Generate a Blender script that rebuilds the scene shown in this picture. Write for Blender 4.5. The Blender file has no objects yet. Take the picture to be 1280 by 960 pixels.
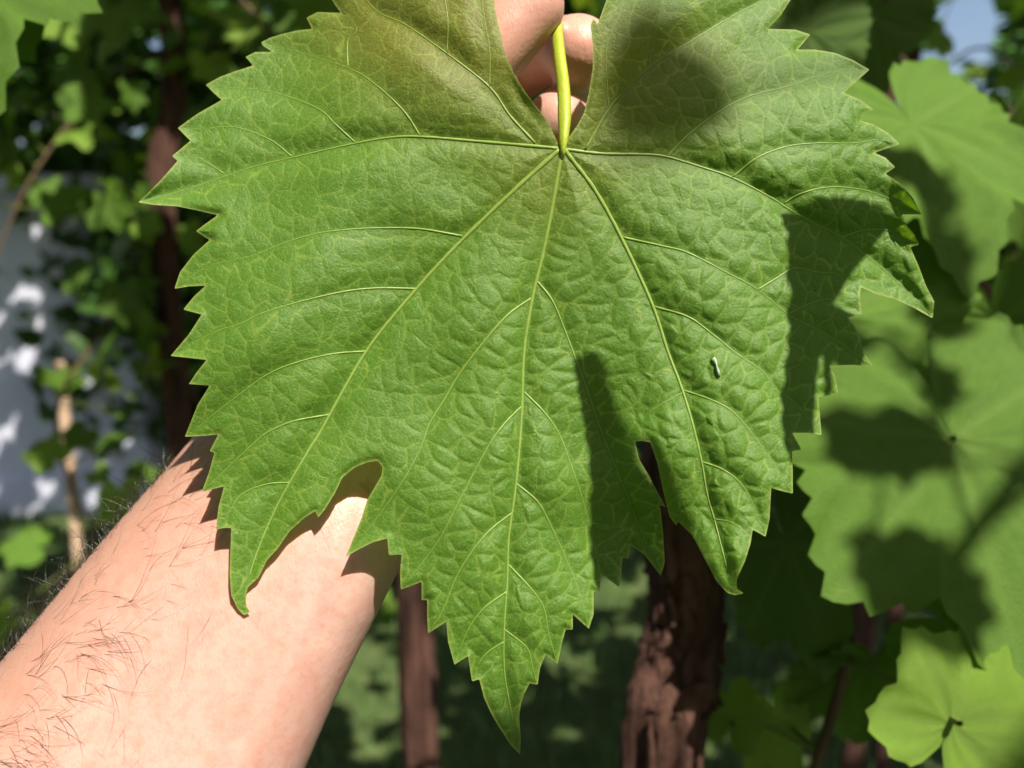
import bpy, bmesh, math, random
import numpy as np
from mathutils import Vector, Matrix
rad = math.radians
scene = bpy.context.scene
COL = scene.collection

# ------------------------------------------------------------------ camera
F = 1005.0                      # focal length in photo pixels (photo is 1280 x 960)
CAMH, PITCH = 1.30, rad(-10)
CAM = np.array([0.0, 0.0, CAMH])
RIGHT = np.array([1.0, 0, 0])
FWD = np.array([0, math.cos(PITCH), math.sin(PITCH)])
UP = np.array([0, -math.sin(PITCH), math.cos(PITCH)])
cam = bpy.data.cameras.new('camera')
cam.sensor_width = 36.0
cam.lens = 36.0 * F / 1280.0
cam.clip_start = 0.01
cam.clip_end = 500
cam.dof.use_dof = True
cam.dof.focus_distance = 0.199
cam.dof.aperture_fstop = cam.lens / 3.1      # aperture of 3.1 mm
camo = bpy.data.objects.new('camera', cam)
camo.location = CAM
camo.rotation_euler = (rad(90) + PITCH, 0, 0)
COL.objects.link(camo)
scene.camera = camo

# ------------------------------------------------------------------ sun and sky
s_c = np.array([0.46, 1.16, 1.0])                      # towards the sun, camera axes: right, up, back
SUN = s_c[0] * RIGHT + s_c[1] * UP - s_c[2] * FWD
SUN /= np.linalg.norm(SUN)
sun_el = math.asin(SUN[2])
world = bpy.data.worlds.new('World')
scene.world = world
world.use_nodes = True
wn = world.node_tree.nodes
wl = world.node_tree.links
sky = wn.new('ShaderNodeTexSky')
sky.sky_type = 'NISHITA'
sky.sun_disc = False
sky.sun_elevation = sun_el
sky.sun_rotation = math.atan2(SUN[0], SUN[1])
sky.air_density = 1.0
sky.dust_density = 3.0
wl.new(sky.outputs[0], wn['Background'].inputs[0])
wn['Background'].inputs[1].default_value = 0.08
sl = bpy.data.lights.new('sun', 'SUN')
sl.energy = 4.6
sl.angle = rad(0.53)
sl.color = (1.0, 0.94, 0.80)
so = bpy.data.objects.new('sun', sl)
so.location = (0, -2, 4)
so.rotation_euler = Vector(-SUN).to_track_quat('-Z', 'Y').to_euler()
COL.objects.link(so)
scene.view_settings.view_transform = 'Standard'
scene.view_settings.look = 'None'
scene.view_settings.gamma = 1.0
scene.view_settings.use_curve_mapping = False
scene.view_settings.exposure = 1.0
scene.render.engine = 'CYCLES'
scene.cycles.max_bounces = 8
scene.cycles.transparent_max_bounces = 4
scene.cycles.use_denoising = True

# ------------------------------------------------------------------ helpers
def C(px, py, d):
    """photo pixel + depth along the view axis -> world point(s)"""
    px = np.asarray(px, float); py = np.asarray(py, float); d = np.asarray(d, float)
    return CAM + d[..., None] * (((px - 640) / F)[..., None] * RIGHT + ((480 - py) / F)[..., None] * UP + FWD)

def proj(p):
    q = np.asarray(p, float) - CAM
    d = q @ FWD
    return 640 + F * (q @ RIGHT) / d, 480 - F * (q @ UP) / d, d

def link(name, me, mat=None, parent=None):
    o = bpy.data.objects.new(name, me)
    COL.objects.link(o)
    if mat is not None and me is not None and len(me.materials) == 0:
        me.materials.append(mat)
    if parent is not None:
        o.parent = parent
    return o

def empty(name, loc):
    o = bpy.data.objects.new(name, None)
    o.empty_display_size = 0.05
    COL.objects.link(o)
    o.location = loc
    return o

def tag(o, label=None, cat=None, group=None, kind=None):
    if label: o['label'] = label
    if cat: o['category'] = cat
    if group: o['group'] = group
    if kind: o['kind'] = kind
    return o

def mesh_from(name, V, Fc, smooth=True, origin=None):
    me = bpy.data.meshes.new(name)
    V = np.asarray(V, float)
    if origin is not None: V = V - np.asarray(origin, float)
    me.from_pydata(V.tolist(), [], Fc if isinstance(Fc, list) else Fc.tolist())
    if smooth: me.polygons.foreach_set('use_smooth', np.ones(len(me.polygons), bool))
    me.update()
    return me

def add_attr(me, name, vals):
    a = me.attributes.new(name, 'FLOAT', 'POINT')
    a.data.foreach_set('value', np.asarray(vals, np.float32))

def catmull(P, n_per=6):
    P = np.asarray(P, float)
    if len(P) < 3:
        t = np.linspace(0, 1, n_per + 1)[:, None]
        return P[0] * (1 - t) + P[-1] * t
    E = np.vstack([2 * P[0] - P[1], P, 2 * P[-1] - P[-2]])
    out = []
    for i in range(1, len(E) - 2):
        p0, p1, p2, p3 = E[i - 1], E[i], E[i + 1], E[i + 2]
        for t in np.linspace(0, 1, n_per, endpoint=False):
            out.append(0.5 * ((2 * p1) + (-p0 + p2) * t + (2 * p0 - 5 * p1 + 4 * p2 - p3) * t * t + (-p0 + 3 * p1 - 3 * p2 + p3) * t ** 3))
    out.append(E[-2])
    return np.array(out)

def tube(path, radii, sides=8, cap=True, jitter=None, base=0):
    """vertices and faces of a tapered tube"""
    P = np.asarray(path, float); n = len(P)
    radii = np.broadcast_to(np.asarray(radii, float), (n,))
    T = np.gradient(P, axis=0)
    T /= np.linalg.norm(T, axis=1)[:, None] + 1e-12
    ref = np.array([0.31, 0.22, 0.92]) if abs(T[0] @ np.array([0.31, 0.22, 0.92])) < 0.9 else np.array([1.0, 0, 0])
    u = np.cross(T[0], ref); u /= np.linalg.norm(u)
    V = []; a = np.linspace(0, 2 * math.pi, sides, endpoint=False)
    for i in range(n):
        u = u - T[i] * (u @ T[i]); u /= np.linalg.norm(u) + 1e-12
        v = np.cross(T[i], u)
        r = radii[i] * (np.ones(sides) if jitter is None else jitter[i])
        V.append(P[i] + (np.cos(a) * r)[:, None] * u + (np.sin(a) * r)[:, None] * v)
    V = np.vstack(V)
    Fc = []
    for i in range(n - 1):
        for k in range(sides):
            k2 = (k + 1) % sides
            Fc.append((base + i * sides + k, base + i * sides + k2, base + (i + 1) * sides + k2, base + (i + 1) * sides + k))
    if cap:
        Fc.append(tuple(base + k for k in range(sides))[::-1])
        Fc.append(tuple(base + (n - 1) * sides + k for k in range(sides)))
    return V, Fc

def nodes_of(name):
    m = bpy.data.materials.new(name)
    m.use_nodes = True
    nt = m.node_tree
    return m, nt.nodes, nt.links, nt.nodes['Principled BSDF'], nt.nodes['Material Output']

def ramp(N, stops):
    r = N.new('ShaderNodeValToRGB')
    e = r.color_ramp.elements
    while len(e) < len(stops): e.new(0.5)
    for k, (p, c) in enumerate(stops):
        e[k].position = p; e[k].color = (*c, 1) if len(c) == 3 else c
    return r

def mixc(N, L, fac, a, b, fmul=None):
    x = N.new('ShaderNodeMix'); x.data_type = 'RGBA'
    if isinstance(fac, (int, float)): x.inputs[0].default_value = fac
    else: L.new(fac, x.inputs[0])
    for s, v in ((6, a), (7, b)):
        if isinstance(v, tuple): x.inputs[s].default_value = (*v, 1)
        else: L.new(v, x.inputs[s])
    return x.outputs[2]

def math_n(N, L, op, a, b=None, clamp=False):
    x = N.new('ShaderNodeMath'); x.operation = op; x.use_clamp = clamp
    for s, v in ((0, a), (1, b)):
        if v is None: continue
        if isinstance(v, (int, float)): x.inputs[s].default_value = v
        else: L.new(v, x.inputs[s])
    return x.outputs[0]

def noise(N, L, scale, detail=4, rough=0.55, vec=None):
    x = N.new('ShaderNodeTexNoise')
    x.inputs['Scale'].default_value = scale; x.inputs['Detail'].default_value = detail; x.inputs['Roughness'].default_value = rough
    if vec is not None: L.new(vec, x.inputs['Vector'])
    return x

def attr(N, name):
    a = N.new('ShaderNodeAttribute'); a.attribute_name = name
    return a.outputs['Fac']

def coords(N):
    return N.new('ShaderNodeTexCoord').outputs['Object']

# ------------------------------------------------------------------ materials
def leaf_translucency(N, L, bsdf, out, color, fac):
    tr = N.new('ShaderNodeBsdfTranslucent')
    if isinstance(color, tuple): tr.inputs[0].default_value = (*color, 1)
    else: L.new(color, tr.inputs[0])
    mx = N.new('ShaderNodeMixShader'); mx.inputs[0].default_value = fac
    L.new(bsdf.outputs[0], mx.inputs[1]); L.new(tr.outputs[0], mx.inputs[2]); L.new(mx.outputs[0], out.inputs[0])
    return tr

def mat_blade():
    m, N, L, B, O = nodes_of('held leaf blade')
    co = coords(N)
    n1 = noise(N, L, 55, 5, 0.6, co)
    n2 = noise(N, L, 1900, 2, 0.7, co)
    base = mixc(N, L, n1.outputs[0], (0.052, 0.142, 0.004), (0.100, 0.222, 0.010))
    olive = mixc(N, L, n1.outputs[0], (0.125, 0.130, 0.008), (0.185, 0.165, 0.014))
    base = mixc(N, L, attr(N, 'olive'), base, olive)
    sp = math_n(N, L, 'MULTIPLY', math_n(N, L, 'SUBTRACT', n2.outputs[0], 0.50), 4.0)
    base = mixc(N, L, math_n(N, L, 'MULTIPLY', sp, 0.9, True), base, (0.17, 0.30, 0.075))
    # fine reticulate veinlets
    wn_ = noise(N, L, 300, 2, 0.5, co)
    wv = N.new('ShaderNodeVectorMath'); wv.operation = 'MULTIPLY_ADD'
    L.new(wn_.outputs['Color'], wv.inputs[0]); wv.inputs[1].default_value = (0.0012,) * 3; L.new(co, wv.inputs[2])
    vo = N.new('ShaderNodeTexVoronoi'); vo.feature = 'DISTANCE_TO_EDGE'; vo.inputs['Scale'].default_value = 520
    L.new(wv.outputs[0], vo.inputs['Vector'])
    vl = math_n(N, L, 'MULTIPLY', vo.outputs['Distance'], 5.0, True)
    base = mixc(N, L, math_n(N, L, 'MULTIPLY', math_n(N, L, 'SUBTRACT', 1.0, vl), 0.17, True), base, (0.20, 0.30, 0.06))
    base = mixc(N, L, math_n(N, L, 'MULTIPLY', attr(N, 'vein'), 0.62, True), base, (0.26, 0.36, 0.06))
    base = mixc(N, L, math_n(N, L, 'MULTIPLY', attr(N, 'rim'), 0.55, True), base, (0.34, 0.40, 0.10))
    L.new(base, B.inputs['Base Color'])
    B.inputs['Roughness'].default_value = 0.47
    B.inputs['Specular IOR Level'].default_value = 0.48
    B.inputs['Sheen Weight'].default_value = 0.07; B.inputs['Sheen Roughness'].default_value = 0.45; B.inputs['Sheen Tint'].default_value = (0.85, 1.0, 0.75, 1)
    rr = math_n(N, L, 'ADD', math_n(N, L, 'MULTIPLY', n1.outputs[0], 0.14), 0.43)
    L.new(rr, B.inputs['Roughness'])
    b1 = N.new('ShaderNodeBump'); b1.inputs['Strength'].default_value = 0.22; b1.inputs['Distance'].default_value = 0.00022
    L.new(vl, b1.inputs['Height'])
    n3 = noise(N, L, 2100, 3, 0.7, co)
    b2 = N.new('ShaderNodeBump'); b2.inputs['Strength'].default_value = 0.75; b2.inputs['Distance'].default_value = 0.00023
    L.new(n3.outputs[0], b2.inputs['Height']); L.new(b1.outputs[0], b2.inputs['Normal'])
    L.new(b2.outputs[0], B.inputs['Normal'])
    tcol = mixc(N, L, attr(N, 'vein'), (0.20, 0.38, 0.012), (0.55, 0.70, 0.05))
    tr = leaf_translucency(N, L, B, O, tcol, 0.34)
    return m

def mat_vein():
    m, N, L, B, O = nodes_of('leaf vein')
    co = coords(N)
    n1 = noise(N, L, 700, 3, 0.6, co)
    L.new(mixc(N, L, n1.outputs[0], (0.17, 0.275, 0.035), (0.29, 0.395, 0.085)), B.inputs['Base Color'])
    B.inputs['Roughness'].default_value = 0.42
    b = N.new('ShaderNodeBump'); b.inputs['Strength'].default_value = 0.5; b.inputs['Distance'].default_value = 0.0002
    L.new(n1.outputs[0], b.inputs['Height']); L.new(b.outputs[0], B.inputs['Normal'])
    leaf_translucency(N, L, B, O, (0.4, 0.55, 0.05), 0.2)
    return m

def mat_petiole():
    m, N, L, B, O = nodes_of('petiole')
    co = coords(N)
    n1 = noise(N, L, 250, 4, 0.6, co)
    L.new(mixc(N, L, n1.outputs[0], (0.27, 0.37, 0.02), (0.44, 0.48, 0.05)), B.inputs['Base Color'])
    bq = N.new('ShaderNodeBump'); bq.inputs['Strength'].default_value = 0.5; bq.inputs['Distance'].default_value = 0.0004
    n9 = noise(N, L, 900, 3, 0.6, co); L.new(n9.outputs[0], bq.inputs['Height']); L.new(bq.outputs[0], B.inputs['Normal'])
    B.inputs['Roughness'].default_value = 0.45
    B.inputs['Subsurface Weight'].default_value = 0.3
    B.inputs['Subsurface Radius'].default_value = (0.002, 0.003, 0.0005)
    return m

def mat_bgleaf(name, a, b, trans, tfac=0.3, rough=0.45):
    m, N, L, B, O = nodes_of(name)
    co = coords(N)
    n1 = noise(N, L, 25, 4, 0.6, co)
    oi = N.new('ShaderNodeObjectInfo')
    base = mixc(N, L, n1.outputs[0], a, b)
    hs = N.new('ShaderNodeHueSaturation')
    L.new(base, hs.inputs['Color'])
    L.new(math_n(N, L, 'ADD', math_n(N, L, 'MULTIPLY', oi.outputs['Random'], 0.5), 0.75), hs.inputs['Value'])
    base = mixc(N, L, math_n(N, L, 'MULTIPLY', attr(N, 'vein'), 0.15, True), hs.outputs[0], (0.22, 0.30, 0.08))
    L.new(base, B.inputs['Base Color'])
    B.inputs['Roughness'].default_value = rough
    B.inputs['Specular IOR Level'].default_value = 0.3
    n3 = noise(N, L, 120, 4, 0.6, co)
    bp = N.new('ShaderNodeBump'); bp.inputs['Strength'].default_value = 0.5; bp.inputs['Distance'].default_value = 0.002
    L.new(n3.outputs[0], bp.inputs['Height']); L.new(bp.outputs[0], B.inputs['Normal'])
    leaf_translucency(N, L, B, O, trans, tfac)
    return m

def mat_skin():
    m, N, L, B, O = nodes_of('skin')
    co = coords(N)
    n1 = noise(N, L, 45, 5, 0.6, co)
    n2 = noise(N, L, 380, 4, 0.65, co)
    c = mixc(N, L, n1.outputs[0], (0.49, 0.280, 0.235), (0.56, 0.375, 0.335))
    c = mixc(N, L, math_n(N, L, 'MULTIPLY', math_n(N, L, 'SUBTRACT', n2.outputs[0], 0.46), 2.2, True), c, (0.46, 0.215, 0.155))
    n7 = noise(N, L, 110, 3, 0.6, co)
    c = mixc(N, L, math_n(N, L, 'MULTIPLY', math_n(N, L, 'SUBTRACT', n7.outputs[0], 0.5), 2.5, True), c, (0.50, 0.225, 0.185))
    c = mixc(N, L, math_n(N, L, 'MULTIPLY', attr(N, 'red'), 0.7, True), c, (0.62, 0.24, 0.17))
    c = mixc(N, L, math_n(N, L, 'MULTIPLY', attr(N, 'tan'), 0.85, True), c, (0.34, 0.155, 0.085))  # outer-edge tone: part tanned skin, part shading painted into the colour
    L.new(c, B.inputs['Base Color'])
    B.inputs['Roughness'].default_value = 0.46
    B.inputs['Subsurface Weight'].default_value = 0.35
    B.inputs['Subsurface Radius'].default_value = (1.0, 0.35, 0.18)
    B.inputs['Subsurface Scale'].default_value = 0.0075
    # criss-cross skin texture
    mp = N.new('ShaderNodeMapping'); mp.inputs['Rotation'].default_value = (0.2, 0.9, 0.3); mp.inputs['Scale'].default_value = (1, 1, 0.45)
    L.new(co, mp.inputs[0])
    vo = N.new('ShaderNodeTexVoronoi'); vo.feature = 'DISTANCE_TO_EDGE'; vo.inputs['Scale'].default_value = 1100
    L.new(mp.outputs[0], vo.inputs['Vector'])
    h = math_n(N, L, 'ADD', math_n(N, L, 'MULTIPLY', vo.outputs['Distance'], 0.7), n2.outputs[0])
    b = N.new('ShaderNodeBump'); b.inputs['Strength'].default_value = 0.38; b.inputs['Distance'].default_value = 0.00035
    L.new(h, b.inputs['Height']); L.new(b.outputs[0], B.inputs['Normal'])
    return m

def mat_simple(name, a, b, scale, rough=0.8, bump=0.0, bscale=None, bdist=0.01, spec=0.3, stretch=None):
    m, N, L, B, O = nodes_of(name)
    co = coords(N)
    if stretch:
        mp = N.new('ShaderNodeMapping'); mp.inputs['Scale'].default_value = stretch
        L.new(co, mp.inputs[0]); co = mp.outputs[0]
    n1 = noise(N, L, scale, 6, 0.65, co)
    r = ramp(N, [(0.3, a), (0.7, b)])
    L.new(n1.outputs[0], r.inputs[0]); L.new(r.outputs[0], B.inputs['Base Color'])
    B.inputs['Roughness'].default_value = rough
    B.inputs['Specular IOR Level'].default_value = spec
    if bump:
        n2 = noise(N, L, bscale or scale * 3, 5, 0.65, co)
        bp = N.new('ShaderNodeBump'); bp.inputs['Strength'].default_value = bump; bp.inputs['Distance'].default_value = bdist
        L.new(n2.outputs[0], bp.inputs['Height']); L.new(bp.outputs[0], B.inputs['Normal'])
    return m

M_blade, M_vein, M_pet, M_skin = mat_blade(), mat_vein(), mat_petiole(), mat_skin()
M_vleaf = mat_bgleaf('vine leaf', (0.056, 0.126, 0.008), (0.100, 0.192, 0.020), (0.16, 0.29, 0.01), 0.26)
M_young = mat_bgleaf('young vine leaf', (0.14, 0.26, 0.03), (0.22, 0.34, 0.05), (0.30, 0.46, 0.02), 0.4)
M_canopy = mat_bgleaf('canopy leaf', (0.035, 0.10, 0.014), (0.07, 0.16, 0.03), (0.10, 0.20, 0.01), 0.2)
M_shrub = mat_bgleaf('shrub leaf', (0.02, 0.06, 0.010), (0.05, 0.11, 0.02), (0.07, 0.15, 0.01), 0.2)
M_bark = mat_simple('vine bark', (0.022, 0.011, 0.009), (0.145, 0.070, 0.052), 60, 0.85, 1.0, 200, 0.005, 0.2, (1, 1, 0.16))
M_cane = mat_simple('vine cane', (0.05, 0.03, 0.018), (0.115, 0.07, 0.036), 80, 0.7, 0.4, 300, 0.001, 0.3, (1, 1, 0.3))
M_stalk = mat_simple('leaf stalk', (0.09, 0.14, 0.03), (0.17, 0.20, 0.05), 60, 0.6)
M_wood = mat_simple('stake wood', (0.36, 0.24, 0.16), (0.52, 0.37, 0.26), 30, 0.75, 0.4, 120, 0.002, 0.3, (1, 1, 0.1))
M_wall = mat_simple('painted render', (0.60, 0.61, 0.76), (0.68, 0.69, 0.82), 3, 0.85, 0.4, 60, 0.01)
M_ground = mat_simple('lawn soil', (0.05, 0.085, 0.025), (0.11, 0.15, 0.05), 5, 0.95, 0.8, 40, 0.03)
M_grass = mat_simple('grass blade', (0.06, 0.13, 0.03), (0.13, 0.22, 0.06), 8, 0.6)
M_hair = mat_simple('arm hair', (0.012, 0.008, 0.006), (0.035, 0.022, 0.014), 50, 0.28, spec=0.8)
M_flake = mat_simple('dry flake', (0.14, 0.22, 0.10), (0.42, 0.50, 0.38), 1500, 0.7)
M_soilwood = mat_simple('weathered beam', (0.07, 0.05, 0.04), (0.16, 0.12, 0.09), 12, 0.85, 0.6, 60, 0.004, 0.2, (0.2, 1, 1))

# ------------------------------------------------------------------ ground
g = mesh_from('ground', [(-60, -40, 0), (60, -40, 0), (60, 90, 0), (-60, 90, 0)], [(0, 1, 2, 3)], False)
bm = bmesh.new(); bm.from_mesh(g)
bmesh.ops.subdivide_edges(bm, edges=bm.edges[:], cuts=60, use_grid_fill=True)
rng = np.random.default_rng(3)
for v in bm.verts:
    v.co.z = 0.02 * math.sin(v.co.x * 1.3) * math.cos(v.co.y * 0.9)
bm.to_mesh(g); bm.free()
tag(link('ground', g, M_ground), kind='structure')

# ------------------------------------------------------------------ the held leaf
OUT = [(703,186),(697,178),(687,156),(675,139),(656,114),(641,89),(631,66),(623,31),(617,0),(612,-30),(600,-62),(583,-58),(566,-96),(541,-72),(520,-104),(498,-70),(470,-86),(462,-48),(430,-52),(436,-22),(404,-14),(415,0),(426,16),
(397,15),(383,22),(390,36),(372,38),(354,42),(338,47),(326,53),(330,58),(341,65),(319,65),(307,71),(316,82),(294,89),(275,96),(257,106),(268,117),(277,125),
(247,142),(222,160),(230,168),(238,176),(215,195),(222,201),(201,225),(173,253),(191,256),(222,258),(251,264),(272,269),(255,281),(245,289),(262,300),(242,318),(225,340),(218,361),
(236,358),(257,357),(242,371),(229,387),(252,393),(236,418),(213,445),(233,447),(258,450),(246,465),(236,480),(262,482),(247,506),(239,526),(231,546),(253,545),(273,543),(266,556),
(262,564),(268,566),(261,591),(252,615),(268,611),(280,608),(273,634),(270,662),(280,660),(289,660),(288,687),(287,719),(289,744),(297,761),(305,769),(313,765),(308,758),(307,746),(310,734),
(323,722),(334,700),(347,686),(362,664),(381,647),(394,639),(398,647),(406,637),(419,616),(428,597),(444,584),(459,578),(472,576),(478,583),(477,594),(469,608),(459,625),(452,647),(442,672),
(432,696),(450,686),(466,678),(484,673),(486,694),(502,693),(500,716),(501,737),(515,732),(527,727),(527,750),(534,750),(534,772),(535,792),(547,784),(558,777),(560,802),(568,831),(577,825),(585,820),
(590,852),(599,849),(605,872),(613,890),(622,906),(638,931),(650,943),(651,922),(649,897),(651,880),(655,868),(662,854),(672,856),(675,835),(682,818),(697,830),(702,806),(707,787),(716,787),(716,768),
(736,786),(742,768),(742,739),(749,740),(752,718),(774,734),(777,715),(778,697),(786,698),(788,681),(805,693),(816,707),(826,720),(831,703),(829,667),(825,631),(832,634),(812,596),(799,574),(794,552),
(802,551),(813,553),(822,580),(829,614),(837,646),(845,657),(848,652),(865,669),(881,699),(896,727),(909,741),(918,744),(930,742),(921,735),(921,724),(931,702),(938,680),(941,662),(957,671),
(962,649),(964,610),(978,614),(991,617),(991,592),(990,564),(1002,562),(990,541),(1012,541),(1027,544),(1025,521),(1023,496),(1048,492),(1044,471),(1037,457),(1065,456),(1091,458),(1079,440),(1076,424),(1069,409),(1060,397),
(1077,392),(1075,372),(1076,359),(1094,367),(1119,374),(1141,384),(1166,398),(1168,377),(1157,356),(1149,334),(1138,309),(1149,306),(1143,293),(1126,273),(1128,268),(1152,268),(1141,247),(1126,230),(1107,217),
(1119,209),(1107,197),(1093,191),(1107,186),(1125,180),(1110,166),(1091,155),(1076,151),(1079,142),(1092,137),(1076,125),(1055,116),(1069,103),(1087,87),(1066,75),(1044,66),(1019,62),(997,62),
(1013,43),(994,37),(960,36),(976,19),(988,0),(1002,-22),(975,-26),(962,-62),(932,-52),(908,-92),(880,-66),(850,-100),(828,-66),(800,-82),(782,-48),(764,-30),(758,0),(747,30),(742,23),(738,31),(741,56),(741,84),(736,116),(730,141),(722,156),(710,173)]
VEINS = [  # (order, start radius mm, points)
 (1, .55, [(704,186),(600,177),(526,171),(488,172),(441,180),(379,194),(316,209),(254,230),(182,252)]),
 (1, .80, [(703,184),(645,236),(578,300),(521,361),(458,439),(402,537),(384,566),(347,631),(320,694),(309,734),(306,762)]),
 (1, .75, [(703,184),(690,260),(678,320),(666,370),(655,440),(652,520),(645,604),(636,672),(634,727),(630,793),(631,843),(640,893),(649,936)]),
 (1, .80, [(703,184),(716,201),(745,240),(778,300),(815,380),(835,440),(851,482),(865,527),(877,577),(884,617),(893,649),(906,699),(916,738)]),
 (1, .55, [(702,186),(750,192),(800,193),(833,196),(880,210),(915,222),(960,245),(1000,270),(1052,297),(1090,325),(1130,360),(1163,394)]),
 (1, .45, [(669,179),(637,144),(612,109),(559,67),(507,31),(469,12),(440,-30)]),
 (1, .42, [(731,188),(761,136),(781,114),(811,84),(853,58),(907,25),(954,0),(985,-15)]),
 (2, .32, [(526,171),(504,138),(466,103),(435,85),(379,67),(335,56)]),
 (2, .30, [(444,178),(419,155),(398,136),(354,119),(322,112),(285,110),(262,107)]),
 (2, .28, [(365,196),(338,175),(294,159),(254,161),(226,161)]),
 (2, .22, [(280,217),(262,205),(244,196),(219,196)]),
 (2, .24, [(612,109),(612,62),(605,19),(600,-40)]),
 (2, .24, [(559,67),(559,16),(545,-50)]),
 (2, .36, [(578,295),(524,286),(474,285),(436,287),(396,292),(355,304),(321,318),(292,325),(258,334),(222,358)]),
 (2, .36, [(521,361),(477,360),(439,363),(399,371),(361,381),(324,393),(302,404),(274,413),(239,430),(217,444)]),
 (2, .34, [(458,439),(418,442),(374,452),(336,467),(299,493),(267,518),(236,544)]),
 (2, .32, [(413,518),(368,526),(339,538),(325,547),(300,570),(278,591),(255,613)]),
 (2, .26, [(363,603),(334,605),(303,617),(288,637),(273,660)]),
 (2, .36, [(665,372),(630,398),(580,459),(556,498),(536,531),(526,559),(506,597),(481,634),(440,688)]),
 (2, .34, [(652,508),(630,530),(609,560),(576,622),(547,677),(504,734)]),
 (2, .32, [(640,641),(613,662),(590,689),(570,722),(555,760),(538,788)]),
 (2, .30, [(634,739),(605,760),(584,789),(570,827)]),
 (2, .24, [(630,802),(610,815),(598,830),(591,849)]),
 (2, .38, [(672,352),(690,375),(705,410),(720,450),(735,490),(752,540),(780,610),(800,660),(824,716)]),
 (2, .34, [(655,490),(680,515),(700,545),(715,585),(727,620),(738,660),(750,715)]),
 (2, .32, [(645,604),(672,627),(688,656),(707,697),(722,735),(735,782)]),
 (2, .30, [(636,706),(663,735),(680,760),(686,793),(696,827)]),
 (2, .24, [(631,787),(659,810),(666,835),(671,853)]),
 (2, .36, [(776,296),(830,308),(860,316),(907,340),(947,362),(985,393),(1022,412),(1047,427),(1088,456)]),
 (2, .34, [(817,383),(860,396),(891,418),(922,443),(954,465),(969,487),(991,501),(1024,540)]),
 (2, .32, [(852,487),(887,499),(915,514),(943,546),(965,577),(990,615)]),
 (2, .30, [(877,577),(902,586),(924,602),(940,627),(956,668)]),
 (2, .22, [(893,649),(912,652),(927,661),(936,672)]),
 (2, .24, [(855,490),(827,505),(806,518)]),
 (2, .34, [(833,196),(859,170),(891,145),(932,122),(985,108),(1022,95),(1054,88),(1085,87)]),
 (2, .34, [(915,222),(947,197),(985,183),(1022,179),(1066,179),(1097,175),(1123,180)]),
 (2, .30, [(980,254),(1001,242),(1035,234),(1072,236),(1104,245),(1150,267)]),
 (2, .28, [(1051,297),(1079,288),(1110,288),(1132,302),(1147,305)]),
 (2, .26, [(947,362),(970,348),(994,335),(1022,340),(1044,342),(1063,354),(1076,353),(1110,366)]),
 (2, .24, [(985,393),(1004,383),(1022,376),(1038,374),(1054,384),(1076,391)]),
 (2, .24, [(761,136),(758,94),(759,56),(775,16),(790,-40)]),
 (2, .24, [(811,84),(819,41),(827,9),(845,-50)]),
 (2, .22, [(435,85),(435,50),(446,36),(425,8)]),
]
PV = [(o, r, catmull(np.array(p, float), 7)) for o, r, p in VEINS]

# large shape of the blade: depth (m) at a few places
CTRL = np.array([(703,186,.2000),(600,178,.2015),(488,172,.2030),(379,194,.2074),(254,230,.2092),(175,252,.2072),
 (520,110,.2015),(400,110,.2102),(260,106,.2162),(350,50,.2176),(440,20,.2108),(520,-60,.2040),(610,0,.1995),
 (645,236,.2012),(578,300,.2035),(521,361,.2048),(458,439,.2047),(402,537,.2034),(347,631,.2012),(309,740,.1972),
 (430,260,.2025),(330,270,.2058),(250,335,.2052),(400,330,.2010),(300,380,.2008),(220,445,.2008),(340,430,.1986),(240,545,.2005),(300,560,.2000),(270,660,.2000),(440,590,.2010),(398,640,.1995),
 (690,260,.2018),(666,370,.2035),(652,500,.2028),(640,641,.2005),(632,790,.1982),(650,940,.1985),
 (580,400,.2026),(560,560,.2006),(500,640,.2004),(440,690,.2004),(530,740,.1992),(590,850,.1990),(690,830,.1998),(735,780,.2012),(715,600,.2030),(730,480,.2052),(760,560,.2066),(800,640,.2085),(826,715,.2085),(775,725,.2055),
 (745,240,.2012),(778,300,.2018),(815,380,.2012),(851,482,.1985),(877,577,.1945),(906,699,.1885),(925,742,.1878),(800,545,.2010),(822,590,.1990),
 (940,560,.1938),(990,610,.1910),(955,665,.1895),(920,450,.1975),(980,500,.1975),
 (830,197,.2012),(915,222,.2015),(1000,270,.2030),(1052,297,.2050),(1110,345,.2060),(1164,395,.2040),(1150,306,.2048),(1125,272,.2036),
 (900,330,.2000),(1000,400,.2000),(1085,455,.2025),(1040,490,.2015),
 (1150,266,.1985),(1120,180,.2030),(1030,180,.2015),(1085,90,.2065),(980,110,.2040),(1010,45,.2090),(880,120,.2020),(800,130,.2005),(853,58,.2025),(907,25,.2045),(980,0,.2080),(760,0,.1995),(740,90,.1990),(850,-60,.2040)], float)
_cx = CTRL[:, :2] / 500.0
def _phi(r2): return 0.5 * r2 * np.log(r2 + 1e-9)
_n = len(CTRL)
_K = _phi(((_cx[:, None] - _cx[None]) ** 2).sum(-1)) + 2e-3 * np.eye(_n)
_Pm = np.hstack([np.ones((_n, 1)), _cx])
_sol = np.linalg.solve(np.block([[_K, _Pm], [_Pm.T, np.zeros((3, 3))]]), np.concatenate([CTRL[:, 2], np.zeros(3)]))
def base_depth(Q):
    Q = np.asarray(Q, float) / 500.0
    out = np.empty(len(Q))
    for s in range(0, len(Q), 20000):
        q = Q[s:s + 20000]
        out[s:s + 20000] = _phi(((q[:, None] - _cx[None]) ** 2).sum(-1)) @ _sol[:_n] + _sol[_n] + q @ _sol[_n + 1:]
    return out

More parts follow.
